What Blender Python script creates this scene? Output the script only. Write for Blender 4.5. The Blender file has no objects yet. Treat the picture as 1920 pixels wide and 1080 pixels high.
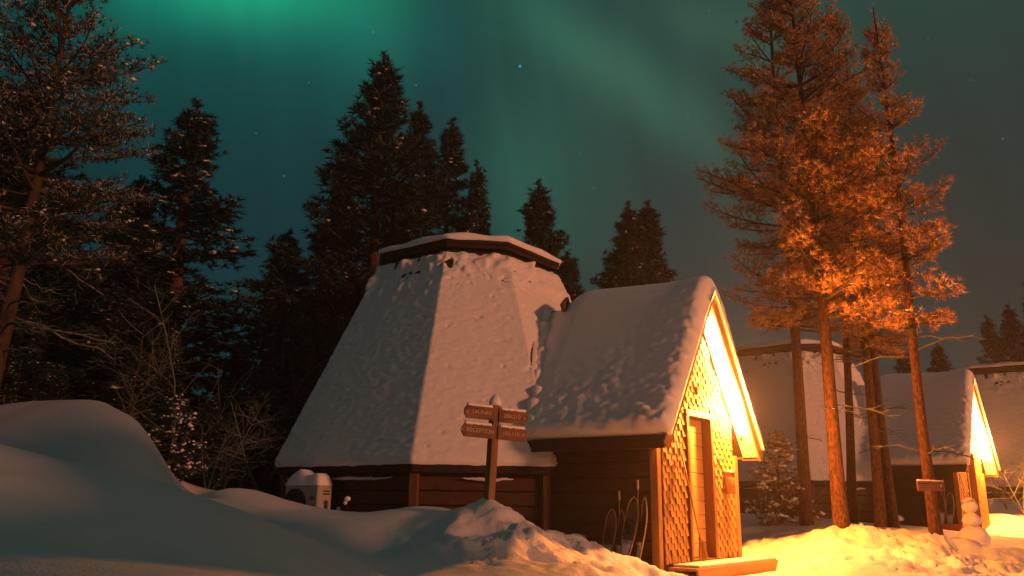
import bpy, math, random
import numpy as np
from mathutils import Vector, Matrix, noise as mnoise

# ---------------------------------------------------------------- camera, sky, light, exposure
C = bpy.context.scene.collection
scene = bpy.context.scene
F_PX, HOR, ROLL, CAMZ = 1558.9, 947.0, 0.0138, 1.0
TILT = math.atan((HOR - 540) / F_PX)
cam_d = bpy.data.cameras.new("camera"); cam = bpy.data.objects.new("camera", cam_d); C.objects.link(cam)
cam_d.sensor_width = 36; cam_d.lens = F_PX / 1920 * 36; cam_d.clip_end = 3000; cam_d.clip_start = 0.05
cam.matrix_world = Matrix.Translation((0, 0, CAMZ)) @ Matrix.Rotation(math.pi/2 + TILT, 4, 'X') @ Matrix.Rotation(ROLL, 4, 'Z')
scene.camera = cam
scene.view_settings.view_transform = 'Standard'; scene.view_settings.look = 'None'
scene.view_settings.exposure = 0.0; scene.view_settings.gamma = 1.0
scene.cycles.use_denoising = True
scene.cycles.max_bounces = 6; scene.cycles.diffuse_bounces = 4; scene.cycles.sample_clamp_indirect = 10

def P(px, py, d):                       # world point seen at photo pixel (px, py) at forward distance d
    u, v = px - 960, py - 540
    c, s = math.cos(ROLL), math.sin(ROLL)
    u, v = u*c + v*s, -u*s + v*c
    zc = -v / F_PX
    Y = math.cos(TILT) - zc*math.sin(TILT); Z = math.sin(TILT) + zc*math.cos(TILT); X = u / F_PX
    return Vector((X*d/Y, d, CAMZ + Z*d/Y))

SUN_AZ, SUN_EL = math.radians(-34.2), math.radians(7.8)       # direction towards the light, measured from +X
sd = bpy.data.lights.new("sun", 'SUN'); sun = bpy.data.objects.new("sun", sd); C.objects.link(sun)
sd.energy = 2.1; sd.color = (1.0, 0.32, 0.145); sd.angle = math.radians(4.0)
sdir = Vector((math.cos(SUN_AZ)*math.cos(SUN_EL), math.sin(SUN_AZ)*math.cos(SUN_EL), math.sin(SUN_EL)))
sun.rotation_euler = sdir.to_track_quat('Z', 'Y').to_euler()

LAMP_W, LAMP_COL = 1750.0, (1.0, 0.255, 0.028)

def build_world():
    w = bpy.data.worlds.new("World"); scene.world = w; w.use_nodes = True
    nt = w.node_tree; nt.nodes.clear(); N = nt.nodes.new; L = nt.links.new
    def m(op, a, b=None, clamp=False):
        n = N('ShaderNodeMath'); n.operation = op; n.use_clamp = clamp
        for i, x in enumerate((a, b)):
            if x is None: continue
            if isinstance(x, (int, float)): n.inputs[i].default_value = x
            else: L(x, n.inputs[i])
        return n.outputs[0]
    tc = N('ShaderNodeTexCoord'); sep = N('ShaderNodeSeparateXYZ'); L(tc.outputs['Generated'], sep.inputs[0])
    x, y, z = sep.outputs
    nz = N('ShaderNodeTexNoise'); nz.inputs['Scale'].default_value = 3.0; nz.inputs['Detail'].default_value = 2.0
    L(tc.outputs['Generated'], nz.inputs['Vector'])
    nsep = N('ShaderNodeSeparateColor'); L(nz.outputs['Color'], nsep.inputs[0])
    az = m('ADD', m('ARCTAN2', x, y), m('MULTIPLY', m('SUBTRACT', nsep.outputs[0], .5), .12))
    el = m('ADD', m('ARCSINE', z), m('MULTIPLY', m('SUBTRACT', nsep.outputs[1], .5), .12))
    az0 = m('ARCTAN2', x, y); el0 = m('ARCSINE', z)
    def azel(px, py):
        p = P(px, py, 1.0) - Vector((0, 0, CAMZ)); p.normalize()
        return math.atan2(p.x, p.y), math.asin(p.z)
    def blob(a, e, sx, sy, rot, A=None, E=None):
        c, s = math.cos(math.radians(rot)), math.sin(math.radians(rot))
        dx = m('SUBTRACT', A or az, a); dy = m('SUBTRACT', E or el, e)
        xr = m('ADD', m('MULTIPLY', dx, c/sx), m('MULTIPLY', dy, s/sx))
        yr = m('ADD', m('MULTIPLY', dx, -s/sy), m('MULTIPLY', dy, c/sy))
        return m('EXPONENT', m('MULTIPLY', m('ADD', m('MULTIPLY', xr, xr), m('MULTIPLY', yr, yr)), -1.0))
    # teal in the west to brown grey in the east
    t = m('ADD', m('MULTIPLY', az, 0.95), 0.52, True)
    ramp = N('ShaderNodeValToRGB'); L(t, ramp.inputs[0])
    e = ramp.color_ramp.elements
    e[0].position = 0.0; e[0].color = (.0038, .034, .040, 1)
    e[1].position = 1.0; e[1].color = (.018, .036, .033, 1)
    q = ramp.color_ramp.elements.new(.42); q.color = (.008, .036, .042, 1)
    q = ramp.color_ramp.elements.new(.62); q.color = (.016, .040, .039, 1)
    total = ramp.outputs[0]
    def add(fac, col):
        nonlocal total
        mx = N('ShaderNodeVectorMath'); mx.operation = 'SCALE'; mx.inputs[0].default_value = col; L(fac, mx.inputs['Scale'])
        ad = N('ShaderNodeVectorMath'); ad.operation = 'ADD'; L(total, ad.inputs[0]); L(mx.outputs[0], ad.inputs[1]); total = ad.outputs[0]
    k = 1/1559.0
    for px, py, sx, sy, rot, col in SKY:
        a, ee = azel(px, py); add(blob(a, ee, sx*k, sy*k, rot), col)
    add(blob(0.0, 1.35, 4.0, .42, 0), (.017, .050, .041))                 # aurora overhead
    back = m('MULTIPLY', m('MULTIPLY', y, -1.0, True), m('EXPONENT', m('MULTIPLY', m('MULTIPLY', el0, el0), -5.0)))
    add(back, BACK_GLOW)                                                  # village sky glow, added behind the view to warm the shade
    a, ee = azel(975, 124); add(blob(a, ee, .0012, .0012, 0, az0, el0), (.10, .45, .75))
    for px, py, s in ((737, 121, .5), (780, 160, .35), (1113, 352, .3), (533, 330, .3), (1087, 289, .25), (579, 155, .3), (1740, 72, .25), (1330, 20, .2), (890, 60, .2), (1420, 300, .2), (700, 60, .3), (480, 250, .25), (1250, 330, .2), (1880, 260, .25), (1820, 150, .2), (930, 300, .18), (1085, 150, .2), (1290, 215, .2)):
        a, ee = azel(px, py); add(blob(a, ee, .0009, .0009, 0, az0, el0), (.2*s, .5*s, .55*s))
    cv = N('ShaderNodeCombineXYZ'); L(m('ADD', m('MULTIPLY', az0, 16.0), m('MULTIPLY', el0, 3.0)), cv.inputs[0]); L(m('MULTIPLY', el0, 1.6), cv.inputs[1])
    rn = N('ShaderNodeTexNoise'); rn.inputs['Scale'].default_value = 1.0; rn.inputs['Detail'].default_value = 4.0; L(cv.outputs[0], rn.inputs['Vector'])
    sc = N('ShaderNodeVectorMath'); sc.operation = 'SCALE'; L(total, sc.inputs[0]); L(m('ADD', m('MULTIPLY', rn.outputs['Fac'], .60), .70), sc.inputs['Scale']); total = sc.outputs[0]
    bg = N('ShaderNodeBackground'); L(total, bg.inputs['Color']); bg.inputs['Strength'].default_value = 1.0
    out = N('ShaderNodeOutputWorld'); L(bg.outputs[0], out.inputs['Surface'])

SKY = [  # px, py, spread x, spread y, turn, colour
    (420, -70, 260, 82, -4, (.006, .34, .16)),
    (330, 0, 420, 190, 0, (.000, .034, .021)),
    (720, -40, 150, 140, 0, (.000, .040, .020)),
    (1165, 170, 270, 66, -41, (.016, .060, .034)),
    (1340, 70, 130, 70, -30, (.012, .028, .015)),
    (1000, 360, 140, 180, 10, (.006, .054, .030)),
    (650, 90, 110, 170, 0, (.000, .016, .012)),
    (1550, -60, 560, 260, 0, (.000, .024, .015)),
    (1020, 20, 160, 120, -60, (.000, .022, .012)),
    (1400, 500, 330, 190, 0, (.010, .006, .003)),
]
BACK_GLOW = (.040, .024, .014)
build_world()

# ---------------------------------------------------------------- materials
def mat(name, col, rough=.8, bump=0.0, bscale=20.0, var=0.0, vscale=4.0, stretch=(1, 1, 1), col2=None, spec=.3, bdist=.02, detail=4.0, metal=0.0):
    ma = bpy.data.materials.new(name); ma.use_nodes = True
    nt = ma.node_tree; b = nt.nodes['Principled BSDF']; L = nt.links.new
    b.inputs['Base Color'].default_value = (*col, 1); b.inputs['Roughness'].default_value = rough
    b.inputs['Specular IOR Level'].default_value = spec; b.inputs['Metallic'].default_value = metal
    tc = nt.nodes.new('ShaderNodeTexCoord'); mp = nt.nodes.new('ShaderNodeMapping'); L(tc.outputs['Object'], mp.inputs[0])
    mp.inputs['Scale'].default_value = stretch
    if var or col2:
        n = nt.nodes.new('ShaderNodeTexNoise'); n.inputs['Scale'].default_value = vscale; n.inputs['Detail'].default_value = 5
        L(mp.outputs[0], n.inputs['Vector'])
        r = nt.nodes.new('ShaderNodeValToRGB'); L(n.outputs['Fac'], r.inputs[0])
        c2 = col2 or tuple(min(1, c*(1+var)) for c in col); c1 = col if col2 else tuple(c*(1-var) for c in col)
        r.color_ramp.elements[0].position = .3; r.color_ramp.elements[0].color = (*c1, 1)
        r.color_ramp.elements[1].position = .7; r.color_ramp.elements[1].color = (*c2, 1)
        L(r.outputs[0], b.inputs['Base Color'])
    if bump:
        n = nt.nodes.new('ShaderNodeTexNoise'); n.inputs['Scale'].default_value = bscale; n.inputs['Detail'].default_value = detail
        L(mp.outputs[0], n.inputs['Vector'])
        bp = nt.nodes.new('ShaderNodeBump'); bp.inputs['Strength'].default_value = bump; bp.inputs['Distance'].default_value = bdist
        L(n.outputs['Fac'], bp.inputs['Height']); L(bp.outputs[0], b.inputs['Normal'])
    return ma
def emis(name, col, s):
    ma = bpy.data.materials.new(name); ma.use_nodes = True
    b = ma.node_tree.nodes['Principled BSDF']
    b.inputs['Base Color'].default_value = (.8, .8, .8, 1)
    b.inputs['Emission Color'].default_value = (*col, 1); b.inputs['Emission Strength'].default_value = s
    return ma

M = dict(
    snow=mat('snow', (.68, .69, .72), .65, .45, 45, bdist=.014, spec=.2, detail=8),
    roofsnow=mat('roof snow', (.78, .78, .80), .7, .4, 44, stretch=(1, 1, 2.2), bdist=.02, spec=.15, detail=8),
    cloudsnow=mat('thick roof snow', (.80, .80, .83), .7, .3, 40, bdist=.012, spec=.15),
    clump=mat('snow clumps', (.74, .75, .78), .8, spec=.1),
    darkwood=mat('dark stained logs', (.058, .029, .017), .7, .5, 30, .35, 6, (1, 1, 9), bdist=.008),
    board=mat('brown boards', (.12, .06, .03), .65, .4, 30, .3, 5, (1, 1, .25), bdist=.006),
    roofdark=mat('dark roof felt', (.022, .014, .011), .8, .4, 60, .3),
    pinewood=mat('oiled pine boards', (.30, .165, .06), .5, .3, 18, .18, 4, (1, 1, .25), bdist=.004),
    soffit=mat('pale soffit planks', (.74, .64, .50), .5, .2, 18, .12, 4, (1, 1, .25), bdist=.003),
    shingle=mat('aspen shingles', (.33, .19, .065), .65, .4, 40, .30, 7, (1, 1, .3), bdist=.005),
    doorwood=mat('pine door', (.42, .25, .11), .5, .3, 26, .15, 4, (1, .15, 1), bdist=.003),
    frame=mat('door frame', (.15, .07, .03), .55, .3, 30, .2, 5, (1, 1, .2), bdist=.003),
    metal=mat('brushed steel', (.6, .6, .6), .3, metal=1.0),
    black=mat('black plastic', (.012, .012, .013), .4),
    white=mat('pale enamel', (.36, .37, .35), .4, var=.05),
    grille=mat('fan grille', (.02, .021, .022), .5),
    signwood=mat('sign wood', (.16, .08, .043), .7, .5, 40, .35, 14, (.4, .4, 1), bdist=.004),
    letter=mat('frosted letters', (.50, .42, .36), .8),
    postwood=mat('post wood', (.19, .10, .06), .7, .5, 40, .25, 8, (1, 1, .2), bdist=.005),
    bark=mat('pine bark', (.075, .034, .02), .9, 1.0, 34, .75, 30, (1, 1, .45), bdist=.03),
    barkdark=mat('spruce bark', (.06, .042, .03), .9, .9, 14, .4, 9, (1, 1, .35), bdist=.03),
    needle=mat('needles', (.008, .026, .018), .7, var=.4, vscale=3, spec=.2),
    needlelit=mat('pine foliage in lamp tint', (.25, .11, .03), .7, var=.4, vscale=3, spec=.2),  # lamp glow put into the colour of the lit needles
    rimelit=mat('rime on pine foliage in lamp tint', (.72, .45, .20), .8, var=.25, vscale=5, spec=.1),  # rime, tinted and brightened with the same lamp glow
    needlefrost=mat('frosted needles', (.34, .32, .29), .8, var=.2, vscale=5, spec=.1),
    frostlight=mat('lightly frosted needles', (.052, .10, .10), .8, var=.3, vscale=5, spec=.1),
    twig=mat('twigs', (.06, .05, .042), .9, var=.3),
    frosttwig=mat('frosted twigs', (.13, .165, .165), .8, var=.4, vscale=6),
    strap=mat('snowshoe decking', (.13, .075, .05), .22, .2, 40),
    tubing=mat('snowshoe tubing', (.38, .26, .18), .35, spec=.6),
    redpart=mat('red plastic', (.35, .05, .03), .4),
    lampglass=emis('lamp glass', (1.0, .44, .20), 170.0),
)

# ---------------------------------------------------------------- mesh helpers
class MB:
    def __init__(s): s.v = []; s.f = []; s.m = []
    def add(s, vs, fs, mi=0):
        o = len(s.v); s.v += [tuple(v) for v in vs]; s.f += [tuple(i+o for i in f) for f in fs]; s.m += [mi]*len(fs); return s
    def box(s, c, size, R=None, mi=0, bev=0.0):
        hx, hy, hz = size[0]/2, size[1]/2, size[2]/2
        if bev <= 0:
            vs = [Vector((x, y, z)) for z in (-hz, hz) for y in (-hy, hy) for x in (-hx, hx)]
            fs = [(0, 2, 3, 1), (4, 5, 7, 6), (0, 1, 5, 4), (2, 6, 7, 3), (0, 4, 6, 2), (1, 3, 7, 5)]
        else:
            b = min(bev, hx*.45, hy*.45, hz*.45); vs = []; idx = {}
            for sx in (-1, 1):
                for sy in (-1, 1):
                    for sz in (-1, 1):
                        for a in range(3):
                            p = [sx*(hx-b), sy*(hy-b), sz*(hz-b)]; p[a] = (sx*hx, sy*hy, sz*hz)[a]
                            idx[sx, sy, sz, a] = len(vs); vs.append(Vector(p))
            fs = []
            for a in range(3):
                b1, c1 = (a+1) % 3, (a+2) % 3
                for sg in (-1, 1):
                    q = []
                    for (p, r) in ((-1, -1), (1, -1), (1, 1), (-1, 1)):
                        k = [0, 0, 0]; k[a] = sg; k[b1] = p; k[c1] = r; q.append(idx[k[0], k[1], k[2], a])
                    fs.append(tuple(q if sg > 0 else q[::-1]))
                for p in (-1, 1):
                    for r in (-1, 1):
                        q = []
                        for t, ax in ((-1, b1), (1, b1), (1, c1), (-1, c1)):
                            k = [0, 0, 0]; k[a] = t; k[b1] = p; k[c1] = r; q.append(idx[k[0], k[1], k[2], ax])
                        fs.append(tuple(q if p*r < 0 else q[::-1]))
            for sx in (-1, 1):
                for sy in (-1, 1):
                    for sz in (-1, 1):
                        q = [idx[sx, sy, sz, a] for a in range(3)]
                        fs.append(tuple(q if sx*sy*sz > 0 else q[::-1]))
        if R is not None: vs = [R @ v for v in vs]
        c = Vector(c)
        return s.add([v + c for v in vs], fs, mi)
    def tube(s, pts, radii, n=6, mi=0, closed=False, cap=True):
        pts = [Vector(p) for p in pts]; K = len(pts)
        if not hasattr(radii, '__len__'): radii = [radii]*K
        vs = []; ref = None
        for i in range(K):
            a = pts[(i-1) % K] if (closed or i) else pts[0]; b = pts[(i+1) % K] if (closed or i < K-1) else pts[-1]
            d = (b - a).normalized()
            if ref is None: ref = d.orthogonal().normalized()
            ref = (ref - d*ref.dot(d)); ref = ref.normalized() if ref.length > 1e-6 else d.orthogonal().normalized()
            o = d.cross(ref)
            for j in range(n):
                t = 2*math.pi*j/n; vs.append(pts[i] + (ref*math.cos(t) + o*math.sin(t))*radii[i])
        fs = []
        for i in range(K if closed else K-1):
            k = (i+1) % K
            for j in range(n): fs.append((i*n+j, i*n+(j+1) % n, k*n+(j+1) % n, k*n+j))
        if cap and not closed: fs += [tuple(range(n))[::-1], tuple(range((K-1)*n, K*n))]
        return s.add(vs, fs, mi)
    def lathe(s, prof, c=(0, 0, 0), n=20, mi=0, R=None, wob=0.0, seed=0):
        c = Vector(c); vs = []; fs = []
        for i, (r, z) in enumerate(prof):
            for j in range(n):
                t = 2*math.pi*j/n; p = Vector((r*math.cos(t), r*math.sin(t), z))
                if wob: p *= 1 + wob*mnoise.noise(p*6 + Vector((seed, seed*2.3, 0)))
                vs.append((R @ p if R is not None else p) + c)
        for i in range(len(prof)-1):
            for j in range(n): fs.append((i*n+j, i*n+(j+1) % n, (i+1)*n+(j+1) % n, (i+1)*n+j))
        fs += [tuple(range(n))[::-1], tuple(range((len(prof)-1)*n, len(prof)*n))]
        return s.add(vs, fs, mi)
    def prism(s, poly, x0, x1, mi=0):          # polygon in (y,z), run along x
        n = len(poly)
        vs = [(x0, y, z) for y, z in poly] + [(x1, y, z) for y, z in poly]
        fs = [tuple(range(n))[::-1], tuple(range(n, 2*n))] + [(i, (i+1) % n, n+(i+1) % n, n+i) for i in range(n)]
        return s.add(vs, fs, mi)
    def build(s, name, mats, parent=None, smooth=False, loc=None):
        me = bpy.data.meshes.new(name); me.from_pydata(s.v, [], s.f)
        for ma in (mats if isinstance(mats, (list, tuple)) else [mats]): me.materials.append(ma)
        if any(s.m): me.polygons.foreach_set('material_index', s.m)
        if smooth: me.polygons.foreach_set('use_smooth', [True]*len(me.polygons))
        me.update()
        o = bpy.data.objects.new(name, me); C.objects.link(o)
        if parent: o.parent = parent
        if loc is not None: o.location = loc
        return o

def npmesh(name, V, Fc, mats, parent=None, mi=None, smooth=False):
    V = np.asarray(V, np.float32); Fc = np.asarray(Fc, np.int32); k = Fc.shape[1]
    me = bpy.data.meshes.new(name)
    me.vertices.add(len(V)); me.vertices.foreach_set('co', V.ravel())
    me.loops.add(Fc.size); me.loops.foreach_set('vertex_index', Fc.ravel())
    me.polygons.add(len(Fc)); me.polygons.foreach_set('loop_start', np.arange(0, Fc.size, k, dtype=np.int32))
    me.polygons.foreach_set('loop_total', np.full(len(Fc), k, np.int32))
    for ma in (mats if isinstance(mats, (list, tuple)) else [mats]): me.materials.append(ma)
    if mi is not None: me.polygons.foreach_set('material_index', np.asarray(mi, np.int32))
    if smooth: me.polygons.foreach_set('use_smooth', np.ones(len(Fc), bool))
    me.update(calc_edges=True); me.validate()
    o = bpy.data.objects.new(name, me); C.objects.link(o)
    if parent: o.parent = parent
    return o
def grid_faces(nu, nv, wrap=False):
    i = np.arange(nu if wrap else nu-1)[:, None]; j = np.arange(nv-1)[None, :]
    i2 = (i+1) % nu
    return np.stack([i*nv+j+0*i, i2*nv+j, i2*nv+j+1, i*nv+j+1], -1).reshape(-1, 4)

def tag(o, label=None, cat=None, group=None, kind=None):
    if label: o['label'] = label
    if cat: o['category'] = cat
    if group: o['group'] = group
    if kind: o['kind'] = kind
    return o
def thing(name, label, cat, loc=(0, 0, 0), rz=0.0, group=None):
    o = bpy.data.objects.new(name, None); C.objects.link(o); o.empty_display_size = .2
    o.location = loc; o.rotation_euler = (0, 0, rz); return tag(o, label, cat, group)
KIDS = {}
def copy_tree(o, parent=None):
    c = o.copy(); C.objects.link(c)
    if parent: c.parent = parent
    for ch in [k for k in list(bpy.data.objects) if k.parent == o] if o.name not in KIDS else KIDS[o.name]: copy_tree(ch, c)
    return c
def text_mesh(txt, size, name, m_, parent, mtx, depth=.004):
    cu = bpy.data.curves.new(name, 'FONT'); cu.body = txt; cu.size = size; cu.extrude = depth
    cu.align_x = 'CENTER'; cu.align_y = 'CENTER'; cu.resolution_u = 3
    to = bpy.data.objects.new(name, cu); C.objects.link(to)
    me = bpy.data.meshes.new_from_object(to.evaluated_get(bpy.context.evaluated_depsgraph_get()))
    bpy.data.objects.remove(to); bpy.data.curves.remove(cu)
    me.transform(mtx); me.materials.clear(); me.materials.append(m_); me.name = name
    o = bpy.data.objects.new(name, me); C.objects.link(o); o.parent = parent
    return o
def fbm(p, oct_=4, s=1.0):
    return mnoise.fractal(Vector(p)*s, 1.0, 2.0, oct_)

# ---------------------------------------------------------------- snow ground
CTRL = [(-300, 1080, 3.6), (0, 1080, 3.8), (400, 1080, 4.4), (250, 1040, 5.0), (0, 960, 5.0), (300, 985, 6.0), (480, 1030, 6.3), (600, 1080, 6.5),
        (-200, 800, 7.4), (0, 838, 7.4), (140, 872, 7.6), (250, 894, 7.8), (350, 927, 8), (430, 950, 8), (560, 1000, 8), (640, 1035, 8), (740, 1080, 8),
        (-100, 880, 9.4), (60, 880, 9.3), (180, 900, 9.2), (300, 945, 9.2),
        (338, 918, 10.3), (365, 926, 10.9), (350, 924, 11.9), (400, 922, 11.5), (460, 922, 12.4), (505, 946, 12.9), (560, 964, 12.7), (620, 972, 12.6), (700, 967, 11.6),
        (640, 1000, 9.6), (700, 1040, 9.4), (790, 950, 11.0), (740, 958, 11.2), (860, 962, 10.4), (940, 968, 10.2), (916, 958, 10.0), (960, 985, 10.4),
        (1000, 1007, 10.6), (1060, 1016, 11), (1130, 1045, 10.9), (1190, 1052, 11), (1235, 1068, 11.1),
        (830, 1008, 9.2), (900, 1002, 9.4), (1000, 1012, 9.5), (1000, 1055, 8.8), (800, 1080, 8), (900, 1050, 8.6), (1000, 1085, 8.0), (1100, 1080, 8.8), (1200, 1085, 9.6), (1280, 1110, 9.5),
        (1440, 1075, 11.4), (1500, 1065, 11.4), (1560, 1080, 10.2), (1500, 1090, 10.0),
        (1400, 1012, 14.5), (1400, 1040, 13.3), (1470, 1010, 13.6), (1530, 992, 13.2), (1580, 999, 12.9), (1640, 1012, 12.8), (1720, 992, 12.8), (1760, 1003, 12.8), (1825, 1008, 13.4), (1920, 1050, 12.6),
        (1480, 1048, 12.0), (1560, 1040, 11.4), (1600, 1080, 9.8), (1800, 1080, 9.8), (1920, 1085, 9.8), (1700, 1040, 11.2),
        (1420, 965, 17.5), (1470, 990, 15.5), (1560, 975, 16.5), (1640, 985, 16.5), (1700, 990, 16.2), (1760, 992, 16.4), (1830, 1020, 15.5), (1890, 1022, 15.5), (1980, 1025, 15.0),
        (1890, 960, 22), (1900, 930, 26), (1960, 955, 23)]
PT = [tuple(P(*c)) for c in CTRL]
for c in [(-150, 815, 12.8), (0, 797, 12.4), (75, 780, 12.1), (150, 772, 11.6), (220, 769, 10.9), (257, 785, 10.4), (281, 825, 10.1), (303, 885, 9.9)]:   # crest of the big drift
    p = P(*c); PT += [tuple(p), (p.x-.25, p.y+1.4, p.z-.5)]
PT += [(0, 0, .35), (-2.5, 0, .5), (2.5, .5, .3), (0, -3, .4), (-6, -3, .6), (6, -3, .5), (-8, 2, .9), (2.5, 4.5, .22), (4, 6.5, .15), (7, 6, .5), (0, 4.5, .3), (1.5, 6.3, .2),
       (-12, 8, 1.5), (-14, 14, 1.4), (-8, 17, 1.1), (-3, 21, 1.0), (3, 21, .9), (-10, 26, 1.2), (0, 28, 1.0), (10, 32, 1.0), (20, 30, 1.0), (18, 18, .7), (14, 12, .6), (12, 7, .5),
       (-1, 15, .4), (.5, 14, .3), (2, 13, .15), (2.6, 12.4, .1), (1, 16, .5), (3.5, 13.2, .2), (8, 24, .6), (11, 22.5, .4), (13, 20, .45), (16, 27, .7), (-16, 2, 1.2), (14, 0, .5)]
for lx, ly, lz in ((5.1, .2, .03), (5.15, 1.1, .03)):      # shovelled clear in front of the steps
    PT.append((-.8096 + .8006*lx + .5992*ly, 14.749 - .5992*lx + .8006*ly, lz))
PT = np.array(PT)
def _tps(r2): return np.where(r2 > 1e-12, r2*np.log(np.maximum(r2, 1e-12)), 0)
def _fit():
    n = len(PT); A = np.zeros((n+3, n+3)); d2 = ((PT[:, None, :2]-PT[None, :, :2])**2).sum(-1)
    A[:n, :n] = _tps(d2) + np.eye(n)*.02; A[:n, n] = 1; A[:n, n+1:] = PT[:, :2]; A[n:, :n] = A[:n, n:].T
    return np.linalg.solve(A, np.r_[PT[:, 2], 0, 0, 0])
TW = _fit()
def smoothH(x, y):
    x = np.asarray(x, float); y = np.asarray(y, float); sh = x.shape; x = x.ravel(); y = y.ravel(); out = np.zeros(len(x))
    for i in range(0, len(x), 20000):
        a, b = x[i:i+20000], y[i:i+20000]
        d2 = (a[:, None]-PT[None, :, 0])**2 + (b[:, None]-PT[None, :, 1])**2
        out[i:i+20000] = _tps(d2) @ TW[:-3] + TW[-3] + TW[-2]*a + TW[-1]*b
    r = np.sqrt(((x-1)/20)**2 + ((y-14)/20)**2); k = np.clip((r-.85)/.5, 0, 1); k = k*k*(3-2*k)
    out = np.clip(out, -.2, 2.8)*(1-k) + 1.0*k
    return out.reshape(sh)
def mask(x, y, cx, cy, sx, sy, a=0):
    c, s = math.cos(a), math.sin(a); dx, dy = x-cx, y-cy
    return np.exp(-((( dx*c+dy*s)/sx)**2 + ((-dx*s+dy*c)/sy)**2))
SP = P(917, 940, 10.0)                          # where the signpost stands
def groundH(x, y, detail=True):
    x = np.asarray(x, float); y = np.asarray(y, float)
    h = smoothH(x, y)
    r = np.sqrt((x-SP.x)**2 + ((y-SP.y)*.8)**2); h = h + .16*np.exp(-(r/.28)**1.5)
    h = h + 1.95*np.exp(-((x-4.3)/1.1)**2 - ((y-.9)/2.6)**4) + 4.1*np.exp(-((x-9.5)/1.7)**2 - ((y+.4)/2.6)**4)  # bank and hill added out of view to shade the drifts
    if detail:
        a = P(960, 1030, 9.3); b = P(1130, 1040, 10.3); c = P(1680, 1030, 12.0); d = P(1830, 1040, 12.2); e = P(1890, 950, 23); f = P(1430, 1000, 14)
        rough = 1.35*np.clip(.9*mask(x, y, a.x, a.y, 1.0, .8) + 1.0*mask(x, y, b.x, b.y, 1.0, .9) + 1.0*mask(x, y, c.x, c.y, 2.0, 1.8) + 1.1*mask(x, y, d.x, d.y, 1.8, 2.0)
                        + 1.6*mask(x, y, e.x, e.y, 3, 3) + .8*mask(x, y, f.x, f.y, .8, 1.2), 0, 1.4)
        xf, yf, rf, hf = x.ravel(), y.ravel(), rough.ravel(), h.ravel().copy()
        near = (np.abs(xf) < 30) & (yf < 40) & (yf > -12)
        for i in np.nonzero(near)[0]:
            p = Vector((xf[i], yf[i], 0)); v = .035*mnoise.noise(p*.55) + .014*mnoise.noise(p*1.7) + .006*mnoise.noise(Vector((p.x*2.2+p.y, p.y*4.5, 1))) + .004*mnoise.noise(p*9)
            if rf[i] > .02:
                q = p + .25*mnoise.noise_vector(p*2.1)
                v += rf[i]*((-.15 if xf[i] > 3 else -.03) + .11*mnoise.noise(q*1.9) + .09*(.5-abs(mnoise.noise(q*3.3))) + .06*(.5-abs(mnoise.noise(q*7.7+Vector((3, 1, 0))))) + .035*(.4-abs(mnoise.noise(Vector((q.x*9+q.y*3, q.y*14-q.x*2, 5))))) + .02*mnoise.noise(q*24))
            hf[i] += v
        h = hf.reshape(h.shape)
    return h
def gzd(x, y): return float(groundH(np.array([x]), np.array([y]))[0])
def gz(x, y): return float(groundH(np.array([x]), np.array([y]), False)[0])
def axis(lo, hi, st, far):
    a = list(np.arange(lo, hi, st)); s = st; v = a[-1]
    while v < far: s *= 1.22; v += s; a.append(v)
    s = st; v = lo; b = []
    while v > -far: s *= 1.22; v -= s; b.append(v)
    return np.array(b[::-1] + a)
gx = axis(-7.5, 10.5, .045, 600); gy = axis(3.6, 16.5, .045, 600)
GX, GY = np.meshgrid(gx, gy, indexing='ij')
GZ = groundH(GX, GY)
tag(npmesh('snow_ground', np.stack([GX, GY, GZ], -1).reshape(-1, 3), grid_faces(len(gx), len(gy)), M['snow'], smooth=True), kind='structure')

# ---------------------------------------------------------------- the cabin: octagonal hut with a gabled porch
a_, b_ = 2.909, 1.9305
ra = a_/2 + b_/2**.5; ha = a_/2
OCT = [(ra, -ha), (ra, ha), (ha, ra), (-ha, ra), (-ra, ha), (-ra, -ha), (-ha, -ra), (ha, -ra)]     # side 0 carries the porch
ZE, ZET, ST, ZC = 1.42, 1.56, .5105, 5.03
XF, HW, OV, TH, ZT, ZR, ZB = 4.396, 1.3405, .30, 1.63, 1.78, 4.06, .2775
SL = (ZR - ZT)/TH
def octring(s, z): return [(x*s, y*s, z) for x, y in OCT]
def frustum(mb, rings, mi=0):
    vs = [p for r in rings for p in r]; n = 8; K = len(rings)
    fs = [(i*n+j, i*n+(j+1) % n, (i+1)*n+(j+1) % n, (i+1)*n+j) for i in range(K-1) for j in range(n)]
    fs += [tuple(range(n))[::-1], tuple(range((K-1)*n, K*n))]
    mb.add(vs, fs, mi)
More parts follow.
